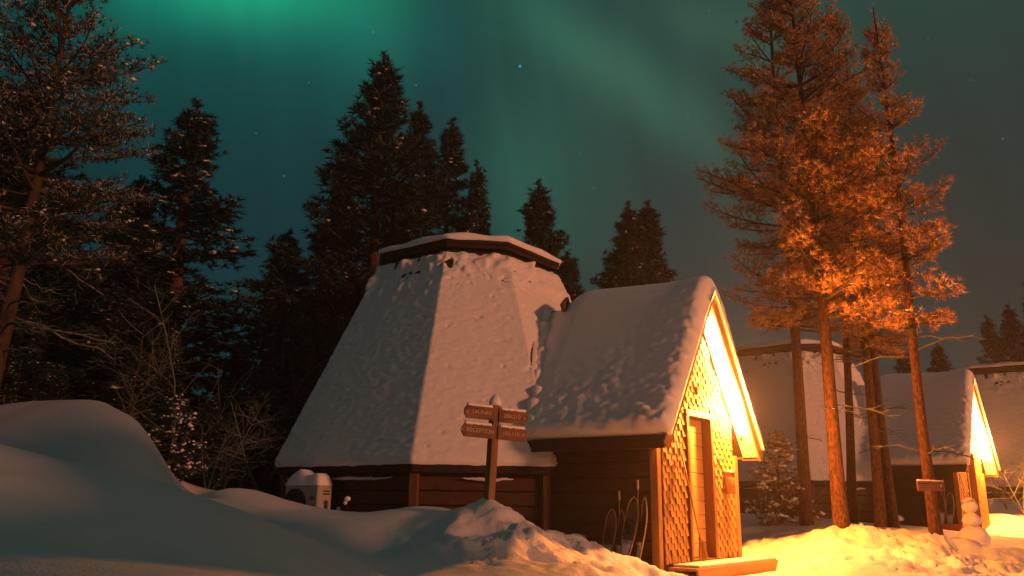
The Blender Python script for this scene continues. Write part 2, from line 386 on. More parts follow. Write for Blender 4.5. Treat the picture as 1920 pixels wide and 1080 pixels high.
def kota_snow(seed=0):
    nf, nt = 60, 190; V = []
    for k in range(8):
        p, q = Vector(OCT[k]), Vector(OCT[(k+1) % 8])
        for i in range(nf):
            t = i/nf; base = p.lerp(q, t)
            for j in range(nt):
                w = j/(nt-1); w2 = w
                # first rows turn under the eave lip
                zz = ZET + (ZC-.01-ZET)*w2; sc = 1 + (ST-1)*w2
                pos = Vector((base.x*sc, base.y*sc, zz)); r = math.hypot(pos.x, pos.y)
                off = .055 + .007*fbm(pos*Vector((1, 1, 2)), 3, 8) + .008*mnoise.noise(pos*1.1)
                off += .006*mnoise.noise(Vector((pos.x*9, pos.y*9, pos.z*26))) + .005*mnoise.noise(Vector((pos.x*21, pos.y*21, pos.z*40)))
                # pocks where lumps have slid off, most of them high up
                n1 = mnoise.noise(pos*Vector((1, 1, 1))*4.2 + Vector((seed, 9, 3))) + .5*mnoise.noise(pos*9.0)
                hi = max(0, (w-.74)/.26)
                off += .045*max(0, n1-.12)*hi*3
                if n1 < -.42: off -= .01*hi + .07*hi*min(1, (-.42-n1)*4)
                n2 = mnoise.noise(Vector((pos.x*8, pos.y*8, pos.z*15)))
                if n2 < -.62: off -= .04*min(1, (-.62-n2)*9)
                if pos.x > 1.1 and 2.75 < pos.z < 3.9:          # crack along the porch valley
                    dv = pos.y + (ZR+.12-pos.z)/SL + .32 + .04*mnoise.noise(pos*4)
                    off -= .11*math.exp(-(dv/.032)**2)*min(1, max(0, .55+1.6*mnoise.noise(Vector((pos.z*2.3, 3, 8)))))
                if w > .98: off -= .02*(w-.98)/.02*(1+.9*mnoise.noise(pos*5))
                if w < .02: off *= .55 + w*22
                drop = (.03*max(0, mnoise.noise(pos*5.1+Vector((0, 4, 0)))) + .004) * max(0, 1-w*30)
                sc2 = 1 + off/r
                V.append((pos.x*sc2, pos.y*sc2, pos.z - drop + off*.25))
    F4 = grid_faces(8*nf, nt, True)
    V = np.array(V); n0 = len(V)
    inner = V.reshape(8*nf, nt, 3)[:, 0].copy(); inner[:, :2] *= .965; inner[:, 2] = ZE+.02
    i = np.arange(8*nf); i2 = (i+1) % (8*nf)
    F5 = np.stack([n0+i, n0+i2, i2*nt, i*nt], -1)
    return np.r_[V, inner], np.r_[F4, F5]
def porch_snow():
    x0, x1 = 1.25, XF+OV+.07; nu, nv = 150, 230; top = np.zeros((nu, nv, 3)); bot = np.zeros((nu, nv, 3))
    TW_ = TH - .01
    for i in range(nu):
        u = i/(nu-1); x = x0 + (x1-x0)*u
        for j in range(nv):
            s = 2*j/(nv-1) - 1; y = s*TW_; a = abs(s)
            zb = ZR + .105 - SL*TW_*a
            de = (1-a)*TW_/math.cos(math.atan(SL)); df = (x1 - x)
            th = .18 + .13*math.exp(-(a/.30)**2) + .05*math.exp(-((x-2.6)/.5)**2)*math.exp(-(a/.5)**2)
            kk = min(1, max(0, (x-1.9)/.8)); th *= .3 + .7*kk*kk*(3-2*kk)
            th *= 1 + .12*mnoise.noise(Vector((x*1.1, y*1.1, 3)))
            ed = min(1, de/.13); ef = min(1, df/.16)
            th *= math.sqrt(max(0, 1-(1-ed)**2))*math.sqrt(max(0, 1-(1-ef)**2))
            nb = Vector((0, math.copysign(SL, y) if a > .04 else y*SL/(.04*TW_), 1)).normalized()
            p = Vector((x, y, zb))
            q = p + .05*mnoise.noise_vector(p*4)
            d1 = mnoise.voronoi(q*Vector((5.4, 7.0, 8.0)))[0][0]
            lump = math.exp(-(de/.75)**1.5)*1.0 + math.exp(-df/.35)*1.0
            bump = (.072-.110*d1)*(.75+1.1*mnoise.noise(p*2.3+Vector((7, 0, 0))))*min(1.2, lump)*min(1, ed*1.8+.15)*min(1, ef*1.5+.25)
            if lump > .3: bump += .02*mnoise.noise(q*11)*min(1, lump)
            rnd = .16*(1-math.exp(-(a/.10)**2)) - .16              # round the ridge off
            top[i, j] = p + nb*(max(0.012, th) + bump) + Vector((0, 0, rnd*.7))
            bot[i, j] = p - nb*.008 + Vector((0, 0, 0))
            # the skin swells a little past the edge
            if j in (0, nv-1): top[i, j] = p + Vector((0, 0, -.02))
    V = np.r_[top.reshape(-1, 3), bot.reshape(-1, 3)]; n0 = nu*nv
    F_ = grid_faces(nu, nv); Fb = grid_faces(nu, nv)[:, ::-1] + n0
    def strip(idx): i, k = np.array(idx[:-1]), np.array(idx[1:]); return np.stack([i, i+n0, k+n0, k], -1)
    sides = [strip([j for j in range(nv)][::-1]), strip([(nu-1)*nv+j for j in range(nv)]), strip([i*nv for i in range(nu)]), strip([i*nv+nv-1 for i in range(nu)][::-1])]
    return V, np.concatenate([F_, Fb] + sides)

def make_cabin():
    root = thing('cabin', 'nearest snow covered cabin with brightly lit gable porch, beside the signpost', 'cabin', (-.8096, 14.749, 0), math.radians(-36.817), 'octagonal cabins with gabled porches')
    rnd = random.Random(4)
    # octagonal log wall
    mb = MB(); ws = .935; frustum(mb, [octring(ws-.02, -.4), octring(ws-.02, ZE+.05)])
    for k in range(8):
        p, q = Vector(OCT[k])*ws, Vector(OCT[(k+1) % 8])*ws; d = (q-p); L_ = d.length; d.normalize(); nrm = Vector((d.y, -d.x))
        R = Matrix(((nrm.x, d.x, 0), (nrm.y, d.y, 0), (0, 0, 1)))
        for i in range(8):
            c = (p+q)/2 + nrm*(-.01+.004*rnd.random())
            mb.box((c.x, c.y, -.02+.2*i+.1), (.05, L_-.02, .188), R, 0, .012)
    mb.build('wall', M['darkwood'], root)
    for k in (0, 1, 5, 6, 7):
        p = Vector(OCT[k])*(ws+.018); t = math.atan2(p.y, p.x)
        b = MB(); b.box((p.x, p.y, .68), (.10, .13, 1.5), Matrix.Rotation(t, 3, 'Z'), 0, .01); b.build('corner_board', M['board'], root)
    # roof shell, snow on it
    mb = MB(); frustum(mb, [octring(.93, ZE-.01), octring(1.0, ZE), octring(1.0, ZET), octring(ST, ZC+.04)])
    roof = mb.build('roof', M['roofdark'], root)
    V, F_ = kota_snow(); npmesh('roof_snow', V, F_, M['roofsnow'], roof, smooth=True)
    # snow lying along the ledge under the eave
    for k, rng in ((6, ((.05, .12), (.28, .34), (.36, .86))), (7, ((.36, .74),)), (5, ((.2, .8),))):
        p, q = Vector(OCT[k])*.972, Vector(OCT[(k+1) % 8])*.972
        for t0, t1 in rng:
            pts, rad = [], []
            n = max(4, int((t1-t0)*60))
            for i in range(n+1):
                t = t0+(t1-t0)*i/n; c = p.lerp(q, t); nn = mnoise.noise(Vector((t*17, k*3.1, 0)))
                pts.append((c.x, c.y, ZE-.075+.025*nn+.012*mnoise.noise(Vector((t*50, k, 2))))); rad.append((.022+.018*abs(mnoise.noise(Vector((t*30, k, 7)))))*min(1, .25+2.5*min(i, n-i)/n))
            led = MB(); led.tube(pts, rad, 7); led.build('ledge_snow', M['snow'], roof, True)
    # cap with vent band and lid
    off = Vector((.0, .10, 0))
    mb = MB(); frustum(mb, [octring(.485, ZC-.25), octring(.485, ZC+.10)]); frustum(mb, [octring(.50, ZC+.085), octring(.522, ZC+.09), octring(.524, ZC+.155), octring(.45, ZC+.16)])
    frustum(mb, [octring(.45, ZC+.15), octring(.530, ZC+.165), octring(.532, ZC+.235), octring(.2, ZC+.25)])
    cap = mb.build('roof_cap', M['roofdark'], root)
    nf, V = 18, []
    prof = [(.537, .215), (.544, .235), (.545, .27), (.538, .305), (.525, .33), (.48, .345), (.40, .36), (.3, .37), (.18, .375), (.05, .378)]
    for k in range(8):
        p, q = Vector(OCT[k]), Vector(OCT[(k+1) % 8])
        for i in range(nf):
            c = p.lerp(q, i/nf)
            for s, z in prof:
                pos = Vector((c.x*s, c.y*s, ZC+z)); nn = mnoise.noise(pos*2.2); n2 = mnoise.noise(pos*7)
                lo = z < .26
                sc = s*(1+(.012*nn+.008*n2))
                gap = mnoise.noise(Vector((c.x*.8, c.y*.8, 5.3)))
                hh = ZC + .235 + (z-.235)*(1+.35*nn) - (.02*max(0, nn) + .012*n2 if lo else 0)
                V.append((c.x*sc, c.y*sc, hh))
    npmesh('cap_snow', V, grid_faces(8*nf, len(prof), True), M['cloudsnow'], cap, smooth=True)
    # porch body
    mb = MB(); xi = 2.3
    mb.prism([(-HW+.03, -.3), (HW-.03, -.3), (HW-.03, ZT+.06), (0, ZT+.06+SL*(HW-.03)), (-HW+.03, ZT+.06)], xi, XF-.16)
    for sg in (-1, 1):
        for i in range(9):
            mb.box(((xi+XF)/2-.02, sg*(HW-.025), -.02+.2*i+.1), (XF-xi-.1, .05, .188), None, 0, .012)
    mb.build('porch_wall', M['darkwood'], root)
    for sg in (-1, 1):
        b = MB(); b.box((XF-.03, sg*(HW-.035), (ZB+ZT)/2-.1), (.11, .11, ZT-ZB+.2), None, 0, .006); b.build('corner_post', M['pinewood'], root)
    # gable boards behind the shingles, open at the door
    yd, zd = .37, ZB+1.99
    mb = MB(); zw = lambda y: ZR - .06 - SL*abs(y)
    xa, xb = XF-.155, XF-.02
    mb.prism([(-HW+.06, -.2), (-yd-.05, -.2), (-yd-.05, zw(yd+.05)), (-HW+.06, zw(HW-.06))], xa, xb)
    mb.prism([(yd+.05, -.2), (HW-.06, -.2), (HW-.06, zw(HW-.06)), (yd+.05, zw(yd+.05))], xa, xb)
    mb.prism([(-yd-.05, zd), (yd+.05, zd), (yd+.05, zw(yd+.05)), (0, zw(0)), (-yd-.05, zw(yd+.05))], xa, xb)
    mb.build('gable_wall', M['board'], root)
    mb = MB(); sw, sh = .088, .165
    for k in range(-16, 17):
        y = k*sw; z = ZB + .02 - (k % 2)*sh/2
        while z < ZR-.15:
            w = sw-.012-.006*rnd.random(); zz0, zz1 = max(z, ZB+.01), z+sh*1.1; z += sh
            if abs(y)+w/2 > HW-.09 or (abs(y)-w/2 < yd+.08 and zz0 < zd+.085): continue
            if zz1-.05 > zw(abs(y)+w/2): continue
            til = math.radians(-7.5+2.5*(rnd.random()-.5))
            mb.box((XF+.004+.008*rnd.random(), y, (zz0+zz1)/2), (.022, w, zz1-zz0), Matrix.Rotation(til, 3, 'Y') @ Matrix.Rotation(.03*(rnd.random()-.5), 3, 'X'), 0, .003)
    mb.build('shingle_cladding', M['shingle'], root)
    # door
    fr = MB()
    for sg in (-1, 1): fr.box((XF-.045, sg*(yd+.035), ZB+.985), (.17, .07, 1.99), None, 0, .005)
    fr.box((XF-.045, 0, zd+.035), (.175, 2*yd+.145, .085), None, 0, .005); fr.box((XF-.05, 0, ZB+.02), (.17, 2*yd, .04))
    fr.build('door_frame', M['frame'], root)
    dm = MB(); hb = 1.93/10
    for i in range(10): dm.box((XF-.125, 0, ZB+.045+hb*(i+.5)), (.04, 2*yd-.012, hb-.007), None, 0, .005)
    dm.box((XF-.15, 0, ZB+1.0), (.015, 2*yd-.02, 1.9))
    door = dm.build('door', M['doorwood'], root)
    h = MB(); h.box((XF-.10, -.30, ZB+.92), (.012, .045, .20), None, 0, .004); h.tube([(XF-.10, -.30, ZB+.95), (XF-.045, -.30, ZB+.95), (XF-.040, -.19, ZB+.95)], .010, 8)
    h.build('door_handle', M['metal'], door, True)
    v = MB(); v.lathe([(.065, 0), (.065, .02), (.05, .025)], (XF+.025, -.02, ZB+2.36), 16, 0, Matrix.Rotation(math.pi/2, 3, 'Y'))
    for i in range(5): v.box((XF+.052, -.02, ZB+2.32+.02*i), (.008, .09, .010))
    v.build('vent_grille', M['frame'], root)
    # porch roof
    mb = MB(); xr0 = 1.3
    for sg in (-1, 1):
        pl = [(0, ZR+.0), (0, ZR+.10), (sg*TH, ZT+.10), (sg*TH, ZT+.0)]
        mb.prism(pl if sg < 0 else pl[::-1], xr0, XF+OV-.01)
    pr = mb.build('porch_roof', M['roofdark'], root)
    al = math.atan(SL)
    for sg in (-1, 1):
        n = 4; w = (OV-.01)/n                               # soffit planks run up the slope
        sb = MB(); L_ = TH/math.cos(al)
        for i in range(n):
            R = Matrix.Rotation(-sg*al, 3, 'X')
            c = Vector((XF+.02+w*(i+.5)-.0, sg*TH/2, (ZR+ZT)/2)) + R @ Vector((0, 0, -.015))
            sb.box(c, (w-.006, L_-.02, .02), R, 0, .003)
        sb.build('soffit', M['soffit'], pr)
        bb = MB(); R = Matrix.Rotation(-sg*al, 3, 'X')
        bb.box(Vector((XF+OV+.005, sg*TH/2, (ZR+ZT)/2)) + R @ Vector((0, 0, .0)), (.028, L_+.06, .17), R, 0, .006)
        bb.build('barge_board', M['pinewood'], pr)
        fb = MB(); fb.box(((2.62+XF+OV)/2-.01, sg*(TH+.012), ZT+.02), (XF+OV-2.62-.02, .028, .155), None, 0, .005)
        fb.box(((2.7+XF)/2, sg*(TH-.16), ZT-.035), (XF-2.7, .30, .02), None, 0, .003)
        fb.build('fascia_board', M['darkwood'], pr)
    ap = MB(); ap.prism([(-.07, ZR-.06), (.07, ZR-.06), (0, ZR+.13)], XF+OV+.022, XF+OV+.04); ap.build('ridge_plate', M['board'], pr)
    V, F_ = porch_snow(); npmesh('porch_snow', V, F_, M['cloudsnow'], pr, smooth=True)
    # valley board sticking out where porch roof meets the hut, with a lump of snow
    vb = MB(); vb.box((2.32, -.30, ZR+.10), (.06, .50, .14), Matrix.Rotation(math.radians(28), 3, 'X') @ Matrix.Rotation(.35, 3, 'Z'), 0, .006)
    vb.build('valley_board', M['board'], pr)
    lump = MB(); pts = []; rad = []
    for i in range(60):
        t = i/59; z = ZR+.22 - (ZR-ZT+.05)*t; x = 2.81-(z-1.55)*.3954 + .05; y = -(ZR+.12-z)/SL - .10
        nn = mnoise.noise(Vector((t*9, 1, 0))); n2 = mnoise.noise(Vector((t*23, 5, 0)))
        pts.append((x+.03*n2, y-.05+.07*nn, z)); rad.append((.085+.05*nn+.035*n2)*min(1, .3+5*min(t, 1-t)))
    lump.tube(pts, rad, 16)
    lump.v = [tuple(Vector(v) + .05*mnoise.noise_vector(Vector(v)*5) + .02*mnoise.noise_vector(Vector(v)*13)) for v in lump.v]
    lump.build('valley_snow', M['cloudsnow'], pr, True)
    # deck and step with snow
    dk = MB()
    for i in range(3): dk.box((XF+.12+.13*i, .70, ZB-.035), (.12, 3.8, .035), None, 0, .004)
    dk.box((XF+.455, .70, ZB-.10), (.03, 3.82, .16), None, 0, .005)
    for i in range(3): dk.box((XF+.54+.12*i, 1.25, ZB-.20), (.11, 2.6, .03), None, 0, .004)
    dk.box((XF+.85, 1.25, ZB-.28), (.03, 2.62, .19), None, 0, .005)
    deck = dk.build('deck', M['pinewood'], root)
    sn = MB(); sn.box((XF+.25, .74, ZB+.0), (.36, 3.65, .035), None, 0, .012); sn.box((XF+.68, 1.3, ZB-.175), (.30, 2.5, .03), None, 0, .012)
    sn.build('deck_snow', M['snow'], deck)
    # wall lamp
    lx, ly, lz = XF+.0, .80, 2.52
    y0, y1 = .16, 1.30; za, zb2 = ZR-SL*y0-.085, ZR-SL*y1-.085
    lm = MB(); R = Matrix.Rotation(-al, 3, 'X'); lm.box((XF+.13, (y0+y1)/2, (za+zb2)/2+.035), (.09, math.hypot(y1-y0, za-zb2)+.06, .03), R, 0, .006); lamp = lm.build('soffit_lamp', M['metal'], root)
    g = MB(); g.tube([(XF+.13, y0, za), (XF+.13, y1, zb2)], .042, 14); g.build('lamp_tube', M['lampglass'], lamp, True)
    ld = bpy.data.lights.new('lamp_light', 'POINT'); ld.energy = LAMP_W; ld.color = LAMP_COL; ld.shadow_soft_size = .05
    lo = bpy.data.objects.new('lamp_light', ld); C.objects.link(lo); lo.parent = lamp; lo.location = (lx+.275, ly, lz-.02)
    return root
cabin = make_cabin()
c2 = copy_tree(cabin); c2.location = (8.191, 24.111, .165); c2.rotation_euler = (0, 0, math.radians(-40.9))
c2['label'] = 'middle cabin with lit porch, half hidden behind the pine trunks'
c3 = copy_tree(cabin); c3.location = (16.3, 27.2, .2); c3.rotation_euler = (0, 0, math.radians(-36.8))
c3['label'] = 'farthest cabin, cut off by the right edge of the photo, only roof and cap visible'
CABIN_M = Matrix.Translation(cabin.location) @ Matrix.Rotation(math.radians(-36.817), 4, 'Z')
def cab(x, y, z): return CABIN_M @ Vector((x, y, z))

# ---------------------------------------------------------------- trees
def tuft_tris(rs, Cn, D, ln, m, w, up=.15, spread=.8):
    n = len(Cn); Cn = np.repeat(Cn, m, 0); D = np.repeat(D, m, 0); ln = np.repeat(ln, m)
    R = rs.normal(size=(n*m, 3)); R /= np.linalg.norm(R, axis=1, keepdims=True)
    d = D*.62 + R*spread; d[:, 2] += up; d /= np.linalg.norm(d, axis=1, keepdims=True)
    s = np.cross(d, rs.normal(size=(n*m, 3))); s /= np.linalg.norm(s, axis=1, keepdims=True)+1e-9
    L_ = (ln*rs.uniform(.7, 1.25, n*m))[:, None]
    A = Cn - s*w; B = Cn + s*w; T = Cn + d*L_
    V = np.stack([A, B, T], 1).reshape(-1, 3)
    return V, np.arange(len(V)).reshape(-1, 3)
OCTA = np.array([(1, 0, 0), (0, 1, 0), (-1, 0, 0), (0, -1, 0), (0, 0, .75), (0, 0, -.45)])
OCF = np.array([(0, 1, 4), (1, 2, 4), (2, 3, 4), (3, 0, 4), (1, 0, 5), (2, 1, 5), (3, 2, 5), (0, 3, 5)])
def blob_mesh(rs, Pn, r):
    n = len(Pn); V = OCTA[None]*r[:, None, None]*rs.uniform(.6, 1.3, (n, 6, 1))
    a = rs.uniform(0, 6.28, n); c, s = np.cos(a), np.sin(a)
    x = V[..., 0]*c[:, None]*1.25 - V[..., 1]*s[:, None]; y = V[..., 0]*s[:, None]*1.25 + V[..., 1]*c[:, None]
    V = np.stack([x, y, V[..., 2]], -1) + Pn[:, None]
    return V.reshape(-1, 3), (OCF[None] + (np.arange(n)*6)[:, None, None]).reshape(-1, 3)

def conifer(name, H, crown0, width, seed, kind='pine', r0=.16, snow=.1, frost=.15, lean=(0, 0), bend=0.0, step=.27, nbr=6, needle=.085, nw=.007, dead=6, deadlen=1.3, blades=6,
            bark='bark', mats=('needle', 'needlefrost'), label='', cat='tree', group=None, loc=(0, 0, 0), snowr=.045, prof=None, tw=.11, fine=False):
    rs = np.random.default_rng(seed); root = thing(name, label, cat, loc, 0, group)
    def trunk(z):
        t = z/H
        return np.array([lean[0]*z + bend*math.sin(t*3.1)*.5 + .03*H*.1*math.sin(t*7+seed), lean[1]*z + .02*H*.1*math.cos(t*6+seed*2), z])
    K = 16; mb = MB()
    mb.tube([trunk(-.4 + (H+.4)*i/K) for i in range(K+1)], [r0*(1-.93*max(0, (i/K))**1.0)*(1.25 if i == 0 else 1.06 if i == 1 else 1) + .006 for i in range(K+1)], 10)
    mb.build('trunk', M[bark], root, True)
    wood = MB(); Tc, Td, Tl, Tf = [], [], [], []; Sp, Sr = [], []
    def add_branch(z, phi, L_, e0, curl, bare=False):
        base = trunk(z); n = 6; pts = [base]; d = None
        h = np.array([math.cos(phi), math.sin(phi), 0]); sd_ = np.array([-math.sin(phi), math.cos(phi), 0]); wig = rs.normal()*.25
        for i in range(n):
            t = (i+1)/n; e = e0 + curl*t + rs.normal()*(.16 if bare else .06)
            d = h*math.cos(e) + np.array([0, 0, math.sin(e)]) + sd_*wig*(t-.3)
            pts.append(pts[-1] + d/np.linalg.norm(d)*L_/n)
        pts = np.array(pts); br = (.007 + .007*L_) if bare else (.010 + .011*L_)
        wood.tube(pts, [br*(1-.8*i/n) for i in range(n+1)], 4, 0, False, False)
        def at(t):
            f = t*n; i = min(n-1, int(f)); return pts[i] + (pts[i+1]-pts[i])*(f-i), (pts[i+1]-pts[i])/np.linalg.norm(pts[i+1]-pts[i])
        if bare and snow > 0:                              # snow lies along the top of the bare bough
            up = pts.copy(); up[:, 2] += br*.6; wood.tube(up[1:], [br*.75*(1-.6*i/n) for i in range(n)], 4, 1, False, True)
        t = .18 if L_ < .5 else (.45 if bare else rs.uniform(.12, .3)); side = 1 if rs.random() < .5 else -1; stp = tw/max(L_, .2)
        while t < 1.0:
            p, d = at(t); side = -side
            tl = (.42*L_*(1-t)**.8 + .10)*rs.uniform(.6, 1.15); tl = min(tl, .75)
            lat = np.cross(d, [0, 0, 1]); lat /= np.linalg.norm(lat)+1e-9
            a = rs.uniform(.6, 1.0)
            td = d*math.cos(a) + lat*side*math.sin(a) + np.array([0, 0, rs.uniform(-.12, .22) if kind == 'pine' else rs.uniform(-.35, .05)]); td /= np.linalg.norm(td)
            q = p + td*tl; q[2] += (.12*tl if kind == 'pine' else -.05*tl)
            wood.tube([p, (p+q)/2 + rs.normal(size=3)*.02, q], [.006, .005, .003], 3, 1 if (bare and rs.random() < .6) else 0, False, False)
            if not bare:
                k = max(1, int(tl/.06)); st0 = .35 if kind == 'pine' else .1
                for i in range(k):
                    f = st0 + (1-st0)*(i+.5)/k
                    Tc.append(p + (q-p)*f); Td.append(td); Tl.append(needle*(1.15 if i == k-1 else 1)); Tf.append(t*.6 + f*.4)
                if rs.random() < snow:
                    Sp.append(q*.7+p*.3 + [0, 0, .03]); Sr.append(snowr*rs.uniform(.6, 1.5))
                    if rs.random() < .5: Sp.append(q + [0, 0, .02]); Sr.append(snowr*rs.uniform(.4, 1.0))
            t += stp*rs.uniform(.7, 1.3)
        if not bare:
            p, d = at(1.0)
            for i in range(3): Tc.append(p - d*.05*i); Td.append(d); Tl.append(needle*1.1); Tf.append(1.0)
            if rs.random() < snow*2.5:
                for _ in range(4): Sp.append(p - d*rs.uniform(0, .25) + rs.normal(size=3)*.025 + [0, 0, .035]); Sr.append(snowr*rs.uniform(.6, 1.3))
    z = crown0
    while z < H*.945:
        w = (z-crown0)/(H-crown0)
        wp = prof(w) if prof else ((1-w)**.95*(.65+.35*min(1, w/.2)))
        for j in range(nbr):
            phi = rs.uniform(0, 6.283); L_ = width*wp*rs.uniform(.45, 1.25) + .06
            if kind == 'pine': e0 = -.10 + .85*w**1.3 + rs.normal()*.13; curl = .35
            else: e0 = -.38 + 1.0*w**1.5 + rs.normal()*.1; curl = .45
            add_branch(z + rs.uniform(-.5, .5)*step*.45, phi, L_, e0, curl)
        z += step*rs.uniform(.75, 1.25)*(1.0 if w < .75 else .8)
    top = trunk(H)
    for i in range(int(.11*H/.04)): Tc.append(trunk(H-.04*i)); Td.append(np.array([0, 0, 1.])); Tl.append(needle*(.8+.4*min(1, i/12))); Tf.append(.8)
    for i in range(dead):
        zz = crown0*rs.uniform(.35, 1.1); add_branch(zz, rs.uniform(0, 6.283), deadlen*rs.uniform(.4, 1.2), rs.uniform(-.05, .25), -.35, True)
    Tc, Td, Tl, Tf = np.array(Tc), np.array(Td), np.array(Tl), np.array(Tf)
    if fine: Tc = Tc + rs.normal(size=Tc.shape)*.04
    V, Fc = tuft_tris(rs, Tc, Td, Tl, blades, nw)
    fr = (rs.random(len(Tc)) < frost*(.3+1.2*Tf**2)).astype(int)
    fb = np.repeat(fr, blades)
    if fine: fb = (rs.random(len(fb)) < np.repeat(np.clip(frost*(.25+.95*Tf), 0, 1), blades)).astype(int)
    npmesh('crown', V, Fc, [M[mats[0]], M[mats[1]]], root, fb)
    wood.build('branches', [M['twig'], M['frosttwig']], root)['kind'] = 'stuff'
    if len(Sp) > 3:
        V, Fc = blob_mesh(rs, np.array(Sp), np.array(Sr)); npmesh('snow', V, Fc, M['clump'], root, smooth=True)['kind'] = 'stuff'
    return root

def base_of(px, py, d):
    p = P(px, py, d); g = gz(p.x, p.y); return (p.x, p.y, g), p.z - g

# prototypes of the dark forest trees, placed where the first of each kind stands
def place(o, px, py, d, H0, wx, rz, label, group):
    (x, y, g), h = base_of(px, py, d); s = h/H0
    o.location = (x, y, g-.05); o.scale = (1.15*wx*s, 1.15*wx*s, s); o.rotation_euler = (0, 0, rz); tag(o, label, 'tree', group)
PROT = {
    'spruce_tree': [conifer('spruce_tree', 10, .5, 2.1, 11, 'spruce', .15, .05, .28, step=.30, nbr=9, needle=.12, nw=.014, blades=13, dead=4, bark='barkdark', mats=('needle', 'frostlight'), fine=True, tw=.13),
                    conifer('spruce_tree', 10, .4, 1.8, 23, 'spruce', .15, .11, .32, step=.32, nbr=8, needle=.12, nw=.014, blades=13, dead=4, bark='barkdark', mats=('needle', 'frostlight'), fine=True, tw=.13)],
    'pine_tree': [conifer('pine_tree', 10, 1.5, 2.0, 37, 'pine', .15, .07, .34, step=.28, nbr=7, needle=.14, nw=.014, blades=13, dead=10, bark='bark', mats=('needle', 'frostlight'), fine=True, tw=.13),
                  conifer('pine_tree', 10, 2.5, 1.7, 51, 'pine', .15, .07, .28, step=.30, nbr=6, needle=.14, nw=.014, blades=13, dead=8, bark='bark', mats=('needle', 'frostlight'), fine=True, tw=.13)],
}
FOREST = [  # kind, variant, px, py of the top, distance, width factor, label
    ('spruce_tree', 1, 372, 188, 18.0, 1.75, 'tall snow flecked spruce, highest of the trees between the leaning pine and the nearest cabin'),
    ('spruce_tree', 0, 266, 328, 19.5, 1.5, 'narrow dark spruce pressed against the left side of the tall snow flecked spruce'),
    ('spruce_tree', 0, 150, 455, 17.0, 1.7, 'dark spruce whose top shows just right of the leaning pine trunk'),
    ('pine_tree', 0, 62, 150, 16.0, 1.6, 'dark pine standing right behind the leaning snowy pine'),
    ('spruce_tree', 1, -40, 90, 15.0, 1.3, 'dark spruce cut by the left edge of the photo'),
    ('spruce_tree', 0, 205, 560, 21.0, 1.2, 'low broad spruce filling the gap under the narrow dark spruce'),
    ('spruce_tree', 0, 545, 428, 20.0, 1.5, 'dark spruce rising left of the cabin roof edge'),
    ('spruce_tree', 1, 612, 520, 19.0, 1.0, 'short dark spruce touching the left slope of the cabin roof'),
    ('pine_tree', 0, 722, 100, 18.5, 1.2, 'tallest pine behind the cabin, its long lower boughs reaching over the roof'),
    ('pine_tree', 1, 790, 188, 21.5, .9, 'slim pine just right of the tallest pine behind the cabin'),
    ('pine_tree', 1, 846, 220, 22.5, 1.0, 'slim pine behind the middle of the cabin cap, second right of the tallest pine'),
    ('spruce_tree', 1, 897, 298, 24.5, .9, 'small pointed spruce behind the cabin cap, last of the row descending to the right'),
    ('pine_tree', 0, 1010, 334, 24.0, 1.15, 'bushy pine standing alone in the sky right of the cabin cap'),
    ('spruce_tree', 0, 1066, 468, 24.0, 1.2, 'low tree leaning on the right side of the lone bushy pine'),
    ('pine_tree', 0, 1177, 378, 27.0, 1.1, 'left one of the two joined trees over the porch ridge'),
    ('pine_tree', 1, 1214, 373, 28.0, 1.2, 'right one of the two joined trees over the porch ridge'),
    ('spruce_tree', 0, 1890, 568, 40.0, 1.1, 'far dark spruce above the farthest cabin'),
    ('spruce_tree', 1, 1850, 588, 42.0, 1.1, 'far dark spruce just left of the one above the farthest cabin'),
    ('spruce_tree', 1, 1930, 512, 38.0, 1.0, 'far spruce at the right edge, tallest beyond the cabins'),
    ('spruce_tree', 0, 1755, 640, 38.0, 1.2, 'far dark spruce showing over the middle cabin ridge, right of the thin pine'),
    ('spruce_tree', 1, 1690, 645, 36.0, 1.2, 'far dark spruce behind the middle cabin, left of the thin pine trunk'),
    ('spruce_tree', 0, 455, 640, 22.0, 1.3, 'low dark spruce in the gap between the tall snow flecked spruce and the cabin'),
    ('spruce_tree', 1, 330, 600, 15.0, 1.1, 'young spruce standing low in front of the tall snow flecked spruce'),
    ('spruce_tree', 0, 60, 560, 14.5, 1.3, 'broad young spruce directly behind the leftmost snowdrift'),
    ('spruce_tree', 1, 430, 700, 16.5, 1.3, 'bushy young spruce between the big drift and the cabin wall'),
    ('spruce_tree', 0, 520, 660, 17.0, 1.0, 'young spruce right beside the left corner of the cabin'),
    ('spruce_tree', 1, 25, 640, 13.4, 1.5, 'frosted young spruce behind the left end of the big drift'),
    ('spruce_tree', 1, 118, 672, 13.6, 1.5, 'low frosted young spruce just over the flat crest of the big drift'),
    ('spruce_tree', 1, 262, 655, 14.0, 1.5, 'frosted young spruce above the steep right end of the big drift'),
    ('spruce_tree', 1, 402, 735, 13.8, 1.6, 'small frosted spruce in the dip between the big drift and the cabin'),
    ('spruce_tree', 1, 478, 770, 14.6, 1.5, 'smallest frosted spruce near the left corner of the cabin'),
    ('spruce_tree', 0, 640, 330, 26.0, 1.0, 'distant spruce seen between the tallest pine and the cabin left slope'),
]
for lst in PROT.values():
    for p_ in lst: KIDS[p_.name] = [k for k in bpy.data.objects if k.parent == p_]
used = set(); rr = random.Random(7)
for kind, vi, px, py, d, wx, lab in FOREST:
    src = PROT[kind][vi]
    o = src if (kind, vi) not in used else copy_tree(src); used.add((kind, vi))
    place(o, px, py, d, 10, wx, rr.uniform(0, 6.28), lab, 'dark trees behind the cabins')

